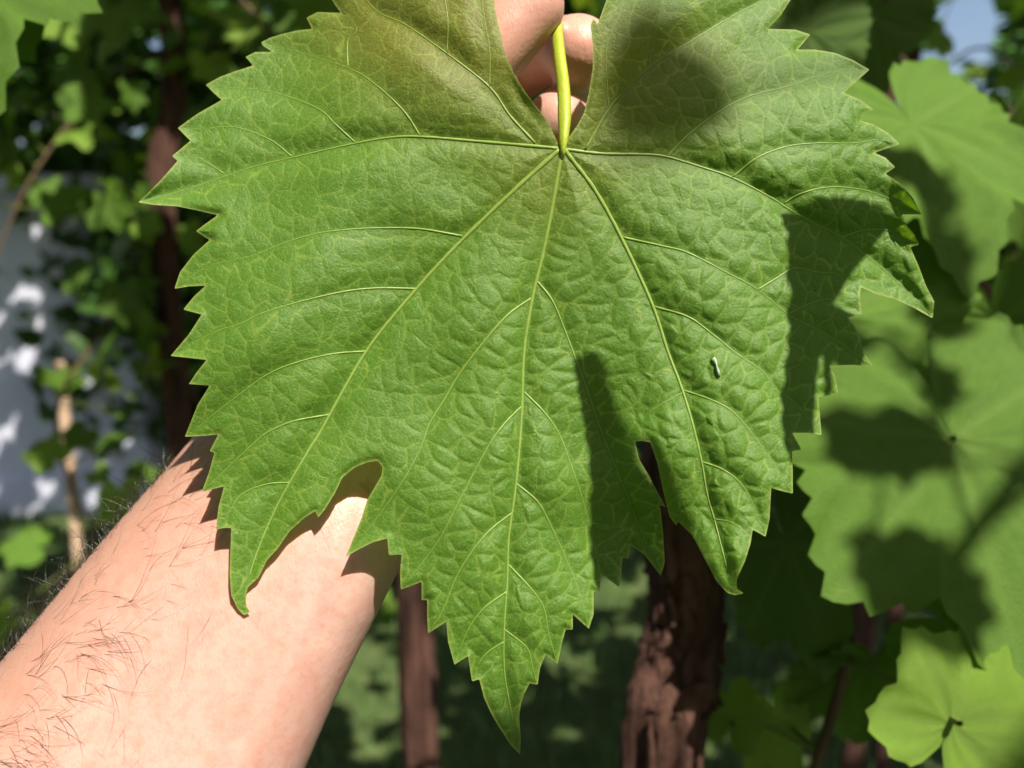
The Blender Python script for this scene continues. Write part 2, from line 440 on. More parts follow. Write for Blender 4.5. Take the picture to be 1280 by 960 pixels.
def seg_dist(Q, A, B, want_dir=False):
    """distance of points to a set of segments (and direction of the nearest one)"""
    D = np.full(len(Q), 1e9); I = np.zeros(len(Q), int)
    AB = B - A; L2 = (AB ** 2).sum(1) + 1e-12
    for s in range(0, len(Q), 6000):
        q = Q[s:s + 6000].astype(np.float32)
        ax = q[:, 0:1] - A[None, :, 0].astype(np.float32); ay = q[:, 1:2] - A[None, :, 1].astype(np.float32)
        abx = AB[None, :, 0].astype(np.float32); aby = AB[None, :, 1].astype(np.float32)
        t = np.clip((ax * abx + ay * aby) / L2[None].astype(np.float32), 0, 1)
        d2 = (ax - t * abx) ** 2 + (ay - t * aby) ** 2
        k = d2.argmin(1)
        I[s:s + 6000] = k; D[s:s + 6000] = np.sqrt(d2[np.arange(len(k)), k])
    if want_dir:
        return D, (AB / np.sqrt(L2)[:, None])[I]
    return D

def segs(order):
    A, B = [], []
    for o, r, p in PV:
        if o == order:
            A.append(p[:-1]); B.append(p[1:])
    return np.vstack(A), np.vstack(B)
S1, S2 = segs(1), segs(2)
sm = lambda x, a, b: (lambda t: t * t * (3 - 2 * t))(np.clip((x - a) / (b - a), 0, 1))

_rs = np.random.default_rng(11)
_sx, _sy = np.meshgrid(np.arange(160, 1180, 28), np.arange(-110, 950, 28))
SEEDS = np.stack([_sx.ravel(), _sy.ravel()], 1) + _rs.uniform(-12, 12, (_sx.size, 2))

def relief(Q):
    """height (mm, towards the viewer), tertiary vein mask"""
    d1, t1 = seg_dist(Q, *S1, want_dir=True)
    d2, t2 = seg_dist(Q, *S2, want_dir=True)
    dm = np.minimum(d1, d2)
    T = np.where((d1 < d2 * 0.8)[:, None], t1, t2)
    W = Q + np.stack([2.4 * np.sin(Q[:, 1] / 11 + Q[:, 0] / 23) + .8 * np.sin(Q[:, 0] / 5.1 + Q[:, 1] / 7), 2.4 * np.sin(Q[:, 0] / 12 - Q[:, 1] / 19) + .8 * np.sin(Q[:, 1] / 4.7 - Q[:, 0] / 8)], 1)
    e = np.empty(len(Q))
    for s in range(0, len(Q), 4000):
        q = W[s:s + 4000]; t = T[s:s + 4000]
        dx = q[:, 0:1] - SEEDS[None, :, 0]; dy = q[:, 1:2] - SEEDS[None, :, 1]
        al = dx * t[:, 0:1] + dy * t[:, 1:2]; pe = -dx * t[:, 1:2] + dy * t[:, 0:1]
        dd = np.sqrt((al * 1.25) ** 2 + (pe * 0.72) ** 2)
        p = np.partition(dd, 1, axis=1)
        e[s:s + 4000] = (p[:, 1] - p[:, 0]) * 0.5
    # how puckered the blade is: flatter left wing, strongly puckered middle lobe
    amp = 0.45 + 0.60 * sm(Q[:, 0], 430, 620) * sm(Q[:, 1], 180, 520) + 0.40 * sm(Q[:, 0], 760, 900)
    amp *= 1 - 0.35 * sm(-Q[:, 1], -190, -60)
    ter = (1 - np.exp(-(e / 4.6) ** 2)) * sm(dm, 1, 9)
    h = 0.33 * amp * ter
    h += 0.75 * (0.5 + 0.5 * amp) * sm(d2, 1, 24) * sm(d1, 0, 16)      # quilting between the side veins
    jd = sm(np.hypot(Q[:, 0] - 703, Q[:, 1] - 188), 10, 170)
    h += 1.0 * np.sin(Q[:, 0] / 41 + 1.3 * np.sin(Q[:, 1] / 70)) * np.sin(Q[:, 1] / 47 + 0.9 * np.sin(Q[:, 0] / 60)) * sm(d1, 2, 40)
    h += 1.25 * jd * sm(d1, 1.5, 34)                                        # main veins lie in valleys
    h += 0.05 * amp * np.sin(Q[:, 0] / 7.3 + 2 * np.sin(Q[:, 1] / 9)) * np.sin(Q[:, 1] / 6.1) * sm(dm, 4, 14)
    vm = np.exp(-(e / 0.72) ** 2) * sm(dm, 2, 6) * (0.45 + 0.55 * np.exp(-dm / 30))
    return h - 1.2, vm, dm

def surf_depth(Q):
    h, vm, dm = relief(Q)
    return base_depth(Q) - h * 1e-3

STEP = 1.42
OP = np.array(OUT, float)
gx = np.arange(168, 1174, STEP); gy = np.arange(-108, 948, STEP)
GX, GY = np.meshgrid(gx, gy)
Q = np.stack([GX.ravel(), GY.ravel()], 1)
A, B = OP, np.roll(OP, -1, 0)
inside = np.zeros(len(Q), bool)
for (x1, y1), (x2, y2) in zip(A, B):
    if y1 == y2: continue
    c = (Q[:, 1] >= min(y1, y2)) & (Q[:, 1] < max(y1, y2))
    xi = x1 + (Q[c, 1] - y1) / (y2 - y1) * (x2 - x1)
    idx = np.where(c)[0]
    inside[idx] ^= Q[idx, 0] < xi
G = inside.reshape(GX.shape)
# true distance to the edge for inside nodes and for the outside nodes next to them
near = G.copy()
near[1:] |= G[:-1]; near[:-1] |= G[1:]; near[:, 1:] |= near[:, :-1]; near[:, :-1] |= near[:, 1:]
sd = np.full(len(Q), -50.0)
nf = near.ravel()
dist = seg_dist(Q[nf], A, B)
sd[nf] = np.where(inside[nf], np.maximum(dist, 1e-3), -np.maximum(dist, 1e-3))
ny, nx = GX.shape
idm = -np.ones(len(Q), int)
idm[inside] = np.arange(inside.sum())
verts2 = [Q[inside]]; vs = [sd[inside]]
nv = int(inside.sum()); extra = []; cache = {}
def cross(a, b):
    global nv
    k = (a, b) if a < b else (b, a)
    if k not in cache:
        t = sd[a] / (sd[a] - sd[b])
        extra.append(Q[a] * (1 - t) + Q[b] * t); cache[k] = nv; nv += 1
    return cache[k]
faces = []
i0 = (np.arange(ny - 1)[:, None] * nx + np.arange(nx - 1)[None]).ravel()
cor = np.stack([i0, i0 + nx, i0 + nx + 1, i0 + 1], 1)
cnt = inside[cor].sum(1)
faces = idm[cor[cnt == 4]].tolist()
for c in cor[(cnt > 0) & (cnt < 4)]:
    poly = []
    for k in range(4):
        a, b = int(c[k]), int(c[(k + 1) % 4])
        if inside[a]: poly.append(int(idm[a]))
        if inside[a] != inside[b]: poly.append(cross(a, b))
    if len(poly) >= 3: faces.append(poly)
EX = np.array(extra)
Q2 = np.vstack([Q[inside], EX]); SD2 = np.concatenate([sd[inside], np.zeros(len(EX))])
h2, vm2, dm2 = relief(Q2)
h2 *= sm(SD2, -6, 14) * 0.75 + 0.25
dep = base_depth(Q2) - h2 * 1e-3
# tooth edges curl a little
dep += 0.0008 * np.exp(-(SD2 / 6) ** 2) * np.sin(Q2[:, 0] / 31 + Q2[:, 1] / 47)
LEAF0 = C(np.array(703.), np.array(186.), np.array(.2))
held = empty('grape_leaf', LEAF0)
tag(held, 'large sunlit lobed grape leaf with toothed edge, held up by its stalk in the fingers', 'leaf')
me = mesh_from('blade', C(Q2[:, 0], Q2[:, 1], dep), faces, True, LEAF0)
add_attr(me, 'vein', vm2)
add_attr(me, 'rim', np.exp(-(SD2 / 2.0) ** 2))
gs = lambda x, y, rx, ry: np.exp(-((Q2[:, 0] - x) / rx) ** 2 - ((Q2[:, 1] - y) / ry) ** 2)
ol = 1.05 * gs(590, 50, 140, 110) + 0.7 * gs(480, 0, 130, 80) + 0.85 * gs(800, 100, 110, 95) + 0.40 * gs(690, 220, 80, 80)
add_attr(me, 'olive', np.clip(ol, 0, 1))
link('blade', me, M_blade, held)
for o, r, p in PV:
    # resample, drop points outside the blade
    d = surf_depth(p)
    n = len(p); t = np.linspace(0, 1, n)
    rr = r * 1e-3 * (1 - 0.86 * t ** 0.8) * (0.90 if o == 1 else 0.88) * (1 + .10 * np.sin(np.arange(n) * 1.9 + r * 50) + .06 * np.sin(np.arange(n) * 4.3))
    W3 = C(p[:, 0], p[:, 1], d + rr * 0.30)
    V, Fc = tube(W3, rr, 8)
    link('vein', mesh_from('vein', V, Fc, True, LEAF0), M_vein, held)
# stalk
pp = catmull(np.array([(703,200,.2022),(704,186,.2003),(706,150,.2022),(705,110,.2065),(700,70,.2115),(697,40,.2165),(695,5,.2225),(694,-25,.227)]), 6)
pr = np.interp(np.linspace(0, 1, len(pp)), [0, .14, .2, .30, .6, 1], [.3, .65, 1.2, 1.7, 1.6, 1.3]) * 1e-3
ja = np.linspace(0, 2 * math.pi, 16, endpoint=False)
V, Fc = tube(C(pp[:, 0], pp[:, 1], pp[:, 2]), pr, 16, True, np.repeat((1 + 0.10 * np.cos(3 * ja))[None], len(pp), 0))
link('petiole', mesh_from('petiole', V, Fc, True, LEAF0), M_pet, held)
# whitish flake stuck on the blade
fq = np.array([895., 458.]) + np.array([.6, .8]) * (np.array([(888,447),(894,444),(899,449),(900,458),(905,466),(906,474),(901,474),(895,463),(896,456),(890,453)], float) - np.array([897., 459.]))
fd = surf_depth(fq) - 0.0006
ft = C(fq[:, 0], fq[:, 1], fd); fb = C(fq[:, 0], fq[:, 1], fd + 0.0008)
nn = len(fq)
fl = link('leaf_flake', mesh_from('leaf_flake', np.vstack([ft, fb]), [tuple(range(nn))[::-1], tuple(range(nn, 2 * nn))] + [(k, (k + 1) % nn, nn + (k + 1) % nn, nn + k) for k in range(nn)], True, ft[0]), M_flake)
fl.location = ft[0]
tag(fl, 'tiny whitish dry flake stuck on the large held leaf', 'flake')

# ------------------------------------------------------------------ arm and hand
def loft(secs, sides=40):
    """secs: px, py, depth, half width mm, half thickness mm, angle of the width axis on screen (deg)"""
    S = catmull(np.array(secs, float), 6)
    a = np.linspace(0, 2 * math.pi, sides, endpoint=False)
    V = []
    for px, py, d, hw, th, an, ti in S:
        c = C(np.array(px), np.array(py), np.array(d))
        w0 = math.cos(rad(an)) * RIGHT - math.sin(rad(an)) * UP
        w = w0 * math.cos(rad(ti)) - FWD * math.sin(rad(ti)); nf_ = FWD * math.cos(rad(ti)) + w0 * math.sin(rad(ti))
        ca, sa = np.cos(a), np.sin(a)
        e = 0.92
        V.append(c + (np.sign(ca) * np.abs(ca) ** e * hw * 1e-3)[:, None] * w + (np.sign(sa) * np.abs(sa) ** e * th * 1e-3)[:, None] * nf_)
    V = np.vstack(V); n = len(S); Fc = []
    for i in range(n - 1):
        for k in range(sides):
            k2 = (k + 1) % sides
            Fc.append((i * sides + k, i * sides + k2, (i + 1) * sides + k2, (i + 1) * sides + k))
    Fc.append(tuple(range(sides))[::-1]); Fc.append(tuple((n - 1) * sides + k for k in range(sides)))
    return V, Fc

def bone(pts, n=5):
    """pts: px, py, depth, radius mm; rounded ends"""
    S = catmull(np.array(pts, float), n)
    P = C(S[:, 0], S[:, 1], S[:, 2]); r = S[:, 3] * 1e-3
    t0 = P[0] - P[1]; t0 /= np.linalg.norm(t0); t1 = P[-1] - P[-2]; t1 /= np.linalg.norm(t1)
    pre = [(P[0] + t0 * r[0] * math.sin(x), r[0] * math.cos(x)) for x in (1.5, 1.2, .9, .6, .3)]
    post = [(P[-1] + t1 * r[-1] * math.sin(x), r[-1] * math.cos(x)) for x in (.3, .6, .9, 1.2, 1.5)]
    PP = np.vstack([[x[0] for x in pre], P, [x[0] for x in post]])
    RR = np.concatenate([[x[1] for x in pre], r, [x[1] for x in post]])
    return tube(PP, RR, 18)

AV, AF = [], []
def put(vf):
    b = sum(len(v) for v in AV)
    AV.append(vf[0]); AF.extend([tuple(b + k for k in f) for f in vf[1]])
put(loft([(-330,1700,.150,46,42,32,0),(-60,1262,.190,46,39,32,5),(60,1085,.205,44,36,32,8),(180,922,.2165,43.5,31,32,12),(277,764,.2240,40.5,26,31,18),(378,607,.2325,38,22.5,30,25),(440,480,.241,36,18,32,15),(520,355,.249,38,15,38,5),(590,262,.255,35,12,42,0)]))
put(bone([(330,690,.240,12),(400,560,.243,15),(455,420,.240,14),(500,300,.232,11.5)]))                  # ball of the thumb
put(bone([(478,330,.231,11.5),(525,215,.226,10),(566,128,.2195,9.8),(612,70,.2165,9.6),(668,8,.2150,8.6)]))     # thumb
put(bone([(545,240,.255,10.5),(612,130,.2645,9.6),(655,85,.262,9.2),(702,64,.248,9.8),(724,64,.2290,10.2)]))     # index finger
put(bone([(585,292,.260,10.5),(668,190,.270,9.4),(712,160,.266,9.0),(726,152,.250,9.6),(698,152,.2350,9.8)]))   # middle finger
put(bone([(628,352,.260,10),(710,272,.268,8.8),(742,255,.262,8.6),(738,250,.246,8.2),(706,246,.236,7.8)]))      # ring finger
put(bone([(655,420,.254,9),(722,365,.260,7.8),(744,350,.254,7.4),(732,345,.242,7.2),(704,342,.236,6.8)]))       # little finger
put(bone([(515,625,.2300,9),(470,640,.2270,10),(435,705,.2235,9),(390,800,.2160,5)]))                         # heel of the palm
ARM0 = C(np.array(275.), np.array(762.), np.array(.2255))
am = mesh_from('arm_raw', np.vstack(AV), AF, True, ARM0)
tmp = bpy.data.objects.new('arm_tmp', am); COL.objects.link(tmp)
rm = tmp.modifiers.new('r', 'REMESH'); rm.mode = 'VOXEL'; rm.voxel_size = 0.0011; rm.use_smooth_shade = True
smo = tmp.modifiers.new('s', 'SMOOTH'); smo.factor = 0.5; smo.iterations = 32
dg = bpy.context.evaluated_depsgraph_get()
body = bpy.data.meshes.new_from_object(tmp.evaluated_get(dg))
bpy.data.objects.remove(tmp); bpy.data.meshes.remove(am)
body.name = 'person'
body.materials.clear()
nvb = len(body.vertices)
BV = np.empty(nvb * 3); body.vertices.foreach_get('co', BV); BV = BV.reshape(-1, 3)
BN = np.empty(nvb * 3); body.vertices.foreach_get('normal', BN); BN = BN.reshape(-1, 3)
BW = BV + ARM0
bx, by, bd = proj(BW)
_front = np.clip((BN * (CAM - BW) / np.linalg.norm(CAM - BW, axis=1)[:, None]).sum(1) * 2, 0, 1)
_bq = np.stack([bx, by], 1)
for amp_, wid_, line in ((.0013, 15, [(440, 600), (415, 700), (372, 800), (318, 930), (270, 1040)]), (.0011, 13, [(402, 600), (372, 690), (330, 790), (280, 900), (240, 1000)]),
                         (-.0012, 11, [(424, 600), (396, 690), (352, 800), (300, 920)]), (.0010, 22, [(478, 640), (462, 700), (440, 760)]), (-.0014, 14, [(450, 620), (432, 700), (400, 790)]),
                         (-.0007, 12, [(380, 640), (345, 730), (300, 840)]), (.0006, 9, [(340, 640), (300, 760), (215, 900), (160, 1000)])):
    ln_ = catmull(np.array(line, float), 6)
    dd_ = seg_dist(_bq, ln_[:-1], ln_[1:])
    BV += BN * (0.45 * amp_ * np.exp(-(dd_ / (1.4 * wid_)) ** 2) * _front)[:, None]
body.vertices.foreach_set('co', BV.ravel()); body.update()
BW = BV + ARM0
add_attr(body, 'red', np.clip(np.exp(-((by - 60) / 110) ** 2) * 0.55 * (bx > 590) + 0.25 * np.exp(-((bx - 330) / 90) ** 2 - ((by - 820) / 160) ** 2), 0, 1))
add_attr(body, 'tan', np.clip(np.exp(-np.maximum((bx * 0.77 + (by - 810) * 0.64) + 6, 0) / 75) * (by > 430), 0, 1))  # darker outer edge: tanned skin plus painted-in limb and hair shading
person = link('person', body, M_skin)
person.location = ARM0
tag(person, 'bare hairy forearm and hand of a person pinching the leaf stalk between thumb and finger', 'person')
body.polygons.foreach_set('use_smooth', np.ones(len(body.polygons), bool))

# arm hair
hr = np.random.default_rng(5)
view = CAM - BW; view /= np.linalg.norm(view, axis=1)[:, None]
facing = (BN * view).sum(1)
axis_w = C(np.array(373.), np.array(603.), np.array(.2335)) - C(np.array(177.), np.array(920.), np.array(.217)); axis_w /= np.linalg.norm(axis_w)
# distance from the left outline of the arm on screen: left outline runs (0,810)-(240,520)
ldist = ((bx - 0) * 0.77 + (by - 810) * 0.64)
inview = (bx > -60) & (bx < 520) & (by > 500) & (by < 1010)
HV, HF = [], []
def hair(i, dirv, length, curl, r0, droop):
    n = 9
    nrm = BN[i]; p = BW[i] - nrm * 0.0003
    d = dirv / np.linalg.norm(dirv)
    side = np.cross(d, nrm); side /= np.linalg.norm(side) + 1e-9
    pts = [p]
    for k in range(n):
        pts.append(pts[-1] + d * length / n)
        d = d + side * curl / n - nrm * droop / n + hr.normal(0, 0.05, 3)
        d /= np.linalg.norm(d)
    V, Fc = tube(np.array(pts), r0 * np.linspace(1, 0.25, n + 1), 3, False, base=sum_h[0])
    sum_h[0] += len(V); HV.append(V); HF.extend(Fc)
sum_h = [0]
def pick(mask, n):
    idx = np.where(mask)[0]
    return hr.choice(idx, min(n, len(idx)), replace=False)
left = -RIGHT * 0.77 + UP * 0.64
# outline fringe
for i in pick((facing < 0.22) & (facing > -0.45) & (ldist < 30) & (bx > -60) & (bx < 215) & (by > 520) & (by < 1000), 520):
    hair(i, BN[i] * hr.uniform(.5, 1.2) + axis_w * hr.uniform(-.1, 1.1) + hr.normal(0, .35, 3), hr.uniform(.004, .0155), hr.normal(0, 1.6), hr.uniform(.00006, .00010), hr.uniform(.1, 1.2))
# long loose hairs over the lit side
down = -axis_w
for i in pick(inview & (facing > 0.15) & (ldist > 4) & (ldist < 125) & (by > 560), 190):
    w = np.clip((by[i] - 700) / 200, 0, 1)
    d = RIGHT * hr.uniform(.5, 1.1) - UP * hr.normal(.25 * w - .15, .4) + BN[i] * .30
    hair(i, d, hr.uniform(.007, .021), hr.normal(0, 1.2), hr.uniform(.00004, .00006), hr.uniform(-.1, .35))
for i in pick(inview & (facing > 0.15) & (ldist > 0) & (ldist < 110) & (by > 740) & (bx < 140), 460):
    d = RIGHT * hr.uniform(.5, 1.1) - UP * hr.normal(.45, .35) + BN[i] * .3
    hair(i, d, hr.uniform(.008, .021), hr.normal(0.2, .6), hr.uniform(.00005, .00008), hr.uniform(-.1, .35))
for i in pick(inview & (facing > 0.3) & (ldist > 90) & (ldist < 230) & (by > 560), 55):
    d = -UP * hr.uniform(.4, 1.1) + RIGHT * hr.normal(-.1, .45) + BN[i] * .25
    hair(i, d, hr.uniform(.006, .017), hr.normal(0, .6), hr.uniform(.00004, .000055), hr.uniform(-.1, .3))
for i in pick((facing < 0.3) & (facing > -0.2) & (bx > 370) & (by > 720) & (by < 980), 34):
    hair(i, BN[i] + down * hr.uniform(.2, 1) + hr.normal(0, .3, 3), hr.uniform(.002, .006), hr.normal(0, .6), .00003, .2)
hm = mesh_from('arm_hair', np.vstack(HV), HF, True, ARM0)
ho = link('arm_hair', hm, M_hair, person)
tag(ho, 'fine dark curly hair on the forearm', kind='stuff')

# ------------------------------------------------------------------ vine leaves of the surroundings
def leaf_mesh(seed, n=120, rings=(0.0, .2, .4, .6, .78, .91, 1.0), teeth=38):
    """grape leaf, junction at the origin, tip along -Y, unit length from junction to tip"""
    r_ = np.random.default_rng(seed)
    key = [(-180, .10), (-168, .42), (-140, .62), (-112, .70), (-82, .58), (-52, .86), (-26, .60), (0, 1.0), (26, .60), (52, .86), (82, .58), (112, .70), (140, .62), (168, .42), (180, .10)]
    ka = np.array([k[0] for k in key], float); kr = np.array([k[1] for k in key])
    ka[1:-1] += r_.uniform(-5, 5, len(ka) - 2); kr[1:-1] *= r_.uniform(.88, 1.1, len(kr) - 2)
    th = np.linspace(-178, 178, n)
    r = np.interp(th, ka, kr)
    k = np.array([.25, .5, .25]); r = np.convolve(np.pad(r, 1, 'edge'), k, 'valid')
    saw = (np.abs(th) / 360 * teeth * 1.0 + r_.uniform()) % 1.0
    r = r * (1 + 0.11 * (saw - .5)) 
    V, vein = [], []
    lob = np.array([0, 52, -52, 112, -112]) + r_.uniform(-4, 4, 5)
    for i, f in enumerate(rings):
        for a, rr in zip(th, r):
            x = math.sin(rad(a)) * rr * f; y = -math.cos(rad(a)) * rr * f
            da = np.abs(a - lob).min()
            q = rr * f
            z = 0.075 * min(da, 24) / 24 * q * (1 - .3 * q) + 0.035 * math.sin(q * 13 + da * .25) * min(da, 15) / 15 * q
            V.append((x, y, z)); vein.append(math.exp(-(da * rad(1) * q / .016) ** 2))
    V = np.array(V)
    b = r_.normal(0, 1, 6)
    V[:, 2] += -0.16 * b[0] * .5 * V[:, 0] ** 2 - (0.18 + .08 * b[1]) * V[:, 1] ** 2 * .8 + .05 * b[2] * np.sin(V[:, 0] * 4 + b[3]) + .05 * b[4] * np.sin(V[:, 1] * 4 + b[5])
    Fc = []
    for i in range(len(rings) - 1):
        for k2 in range(n - 1):
            Fc.append((i * n + k2, (i + 1) * n + k2, (i + 1) * n + k2 + 1, i * n + k2 + 1))
    return V, Fc, vein

LEAFM = []
for s in range(7):
    V, Fc, ve = leaf_mesh(100 + s)
    m_ = mesh_from('vine_leaf_mesh', V, Fc); add_attr(m_, 'vein', ve)
    LEAFM.append(m_)
LEAF_Y = []
for s in range(3):
    V, Fc, ve = leaf_mesh(200 + s, 60)
    m_ = mesh_from('young_leaf_mesh', V, Fc); add_attr(m_, 'vein', ve)
    m_.materials.append(M_young); LEAF_Y.append(m_)
for m_ in LEAFM: m_.materials.append(M_vleaf)

def leaf_matrix(pos, size, phi, tx=0, ty=0):
    """tip direction on screen phi (0 down, 90 to the right), tilted about the screen axes"""
    t = np.array([math.sin(rad(phi)), -math.cos(rad(phi)), 0.0]); n = np.array([0, 0, 1.0])
    R = np.array(Matrix.Rotation(rad(tx), 3, 'X') @ Matrix.Rotation(rad(ty), 3, 'Y'))
    t, n = R @ t, R @ n
    W = np.stack([RIGHT, UP, -FWD], 1)
    y = -(W @ t); z = W @ n; x = np.cross(y, z)
    M = np.eye(4); M[:3, 0] = x * size; M[:3, 1] = y * size; M[:3, 2] = z * size; M[:3, 3] = pos
    return Matrix(M.tolist())

def make_vine(label, trunk, trad, canes, seed, strips=0, cane_r=.0034):
    """trunk: list of world points from the ground up; canes: lists of world points"""
    base = np.array(trunk[0], float)
    root = empty('grape_vine', base)
    tag(root, label, 'vine', 'grape vines of the arbour')
    rg = np.random.default_rng(seed)
    P = catmull(np.array(trunk, float), 22)
    n = len(P); sides = 44
    a = np.linspace(0, 2 * math.pi, sides, endpoint=False)
    J = np.empty((n, sides)); ridge = rg.normal(0, 1, 30); ridge[-1] = ridge[0]
    for i in range(n):
        J[i] = 1 + .14 * np.sin(3 * a + i * .06) + .09 * np.sin(7 * a - i * .11 + 1) + .07 * np.sin(11 * a + i * .17) + .05 * rg.normal(0, 1, sides) + .09 * np.interp((a + .25 * math.sin(i * .07)) % 6.283, np.linspace(0, 6.283, 30), ridge)
    tr = np.interp(np.linspace(0, 1, n), np.linspace(0, 1, len(trad)), trad)
    V, Fc = tube(P, tr, sides, True, J)
    link('trunk', mesh_from('trunk', V, Fc, True, base), M_bark, root)
    for q in range(strips):
        # peeling bark strips
        i0_ = rg.integers(int(n * .22), int(n * .72)); L_ = rg.integers(7, 16); an_ = rg.uniform(3.4, 6.0); wd = rg.uniform(.0016, .0042)
        ids = np.arange(i0_, min(i0_ + L_, n - 1)); tt = np.linspace(0, 1, len(ids))
        lift = 1.04 + .16 * rg.uniform() * np.abs(tt - .5) * 2 + rg.uniform(0, .06)
        an2 = an_ + rg.normal(0, .12) * tt + .05 * np.sin(tt * 7)
        cen = P[ids] + (tr[ids] * lift)[:, None] * np.stack([np.cos(an2), np.sin(an2), 0 * an2], 1)
        tg = np.stack([-np.sin(an2), np.cos(an2), 0 * an2], 1); nm = np.stack([np.cos(an2), np.sin(an2), 0 * an2], 1)
        ww = wd * np.sin(np.clip(tt * 1.1 + .12, 0, 1) * math.pi)[:, None] + .0004
        Vs = np.concatenate([cen - tg * ww, cen + nm * .0012, cen + tg * ww, cen - nm * .0022]); m4 = len(ids)
        Fs = [(g_ * m4 + k, ((g_ + 1) % 4) * m4 + k, ((g_ + 1) % 4) * m4 + k + 1, g_ * m4 + k + 1) for g_ in range(4) for k in range(m4 - 1)]
        link('bark_strip', mesh_from('bark_strip', Vs, Fs, True, base), M_bark, root)
    CP = []
    for c in canes:
        S = catmull(np.array(c, float), 8)
        V, Fc = tube(S, np.linspace(cane_r, cane_r * .55, len(S)), 7)
        link('cane', mesh_from('cane', V, Fc, True, base), M_cane, root)
        CP.append(S)
    return root, base, CP

def put_leaf(vine, mesh, M, rg, reach=None):
    root, base, CP = vine
    o = bpy.data.objects.new('leaf', mesh); COL.objects.link(o)
    o.parent = root
    M2 = M.copy(); M2.translation = M.translation - Vector(base)
    o.matrix_local = M2
    # stalk to the nearest cane
    j = np.array(M.translation)
    allp = np.vstack(CP); k = ((allp - j) ** 2).sum(1).argmin(); e = allp[k]
    mid = (j + e) / 2 + FWD * .014
    V, Fc = tube(catmull(np.array([j, mid, e]), 4), .0013, 5, False)
    st = bpy.data.meshes.new('petiole')
    Mi = np.array(M.inverted())
    Vl = (np.hstack([V, np.ones((len(V), 1))]) @ Mi.T)[:, :3]
    st.from_pydata(Vl.tolist(), [], Fc); st.materials.append(M_stalk)
    p = bpy.data.objects.new('petiole', st); COL.objects.link(p); p.parent = o
    return o

def c3(px, py, d): return C(np.array(float(px)), np.array(float(py)), np.array(float(d)))
def ground_under(px, py, d):
    p = c3(px, py, d); return np.array([p[0], p[1], -0.03])

def upsun(px, py, t): return tuple(c3(px, py, .197) + SUN * t)
# vine with the thick shaggy trunk, right of the middle lobe
tA = c3(848, 800, 0.392)
trunkA = [(tA[0] - .02, tA[1] + .01, -.05), (tA[0] - .02, tA[1] + .01, .5), tuple(c3(826, 1010, 0.392)), tuple(c3(846, 860, 0.392)), tuple(c3(860, 740, 0.392)), tuple(c3(846, 600, 0.399)), tuple(c3(860, 400, 0.413)), tuple(c3(850, 100, 0.434)), (tA[0] + .03, tA[1] + .12, 2.15)]
top = np.array(trunkA[-1])
canesA = [[c3(850, 200, 0.434), c3(990, 260, 0.48), c3(1130, 300, 0.47), c3(1240, 380, 0.45), c3(1180, 520, 0.399), c3(1240, 760, 0.385), c3(1290, 980, 0.364)],
          [c3(850, 300, 0.420), c3(960, 330, 0.434), c3(1060, 420, 0.420), c3(1020, 640, 0.399), c3(1060, 800, 0.392), c3(1010, 990, 0.385)],
          [top, (.55, .0, 2.1), upsun(1500, 480, 0.75), upsun(1330, 520, .42), upsun(1180, 560, .25), upsun(1045, 625, .185), upsun(1010, 705, .175), upsun(935, 795, .168), upsun(850, 815, .168), upsun(800, 792, .168)],
          [top, (.5, .5, 2.12), (.9, .2, 2.1), (1.2, -.1, 2.1)],
          [top, (-.2, .4, 2.15), (-.7, .1, 2.1), (-1.0, -.1, 2.1)]]
vA = make_vine('grape vine with thick reddish shaggy trunk behind the held leaf', trunkA, [.022, .0175, .0165, .0172, .0165, .016, .0155, .014, .013], canesA, 1, 46, .0046)
rgA = np.random.default_rng(21)
# the large blurred leaves on the right: px, py of junction, depth, length, tip direction, tilt x, tilt y, mesh
BIG = [(1138, 158, .50, .110, 14, -24, 8, 0, 0), (1052, 395, .47, .150, 12, -14, 14, 1, 0), (1192, 548, .42, .140, 10, -30, 6, 2, 0), (985, 680, .50, .085, 24, -14, 12, 3, 0),
       (1200, 905, .365, .058, 150, -25, 0, 4, 1), (1085, 835, .52, .085, 10, 30, 10, 5, 0), (1205, 790, .46, .07, 60, -10, -20, 6, 0), (1290, 860, .45, .08, -20, -20, -10, 3, 1),
       (1060, 300, .58, .09, -40, 0, 10, 4, 0), (1245, 400, .56, .09, 20, 10, 25, 6, 0), (1010, 40, .6, .08, -10, 10, 10, 2, 0), (1265, 170, .62, .09, 20, 20, 0, 5, 0), (915, 905, .5, .030, 160, -15, 0, 5, 1), (965, 900, .53, .045, 20, -20, 20, 6, 1), (1090, 20, .7, .08, -40, 15, 0, 1, 0)]
for px, py, d, s, phi, tx, ty, k, yg in BIG:
    put_leaf(vA, (LEAF_Y[k % 3] if yg else LEAFM[k]), leaf_matrix(c3(px, py, d * .76), s * .78, phi, tx, ty), rgA)

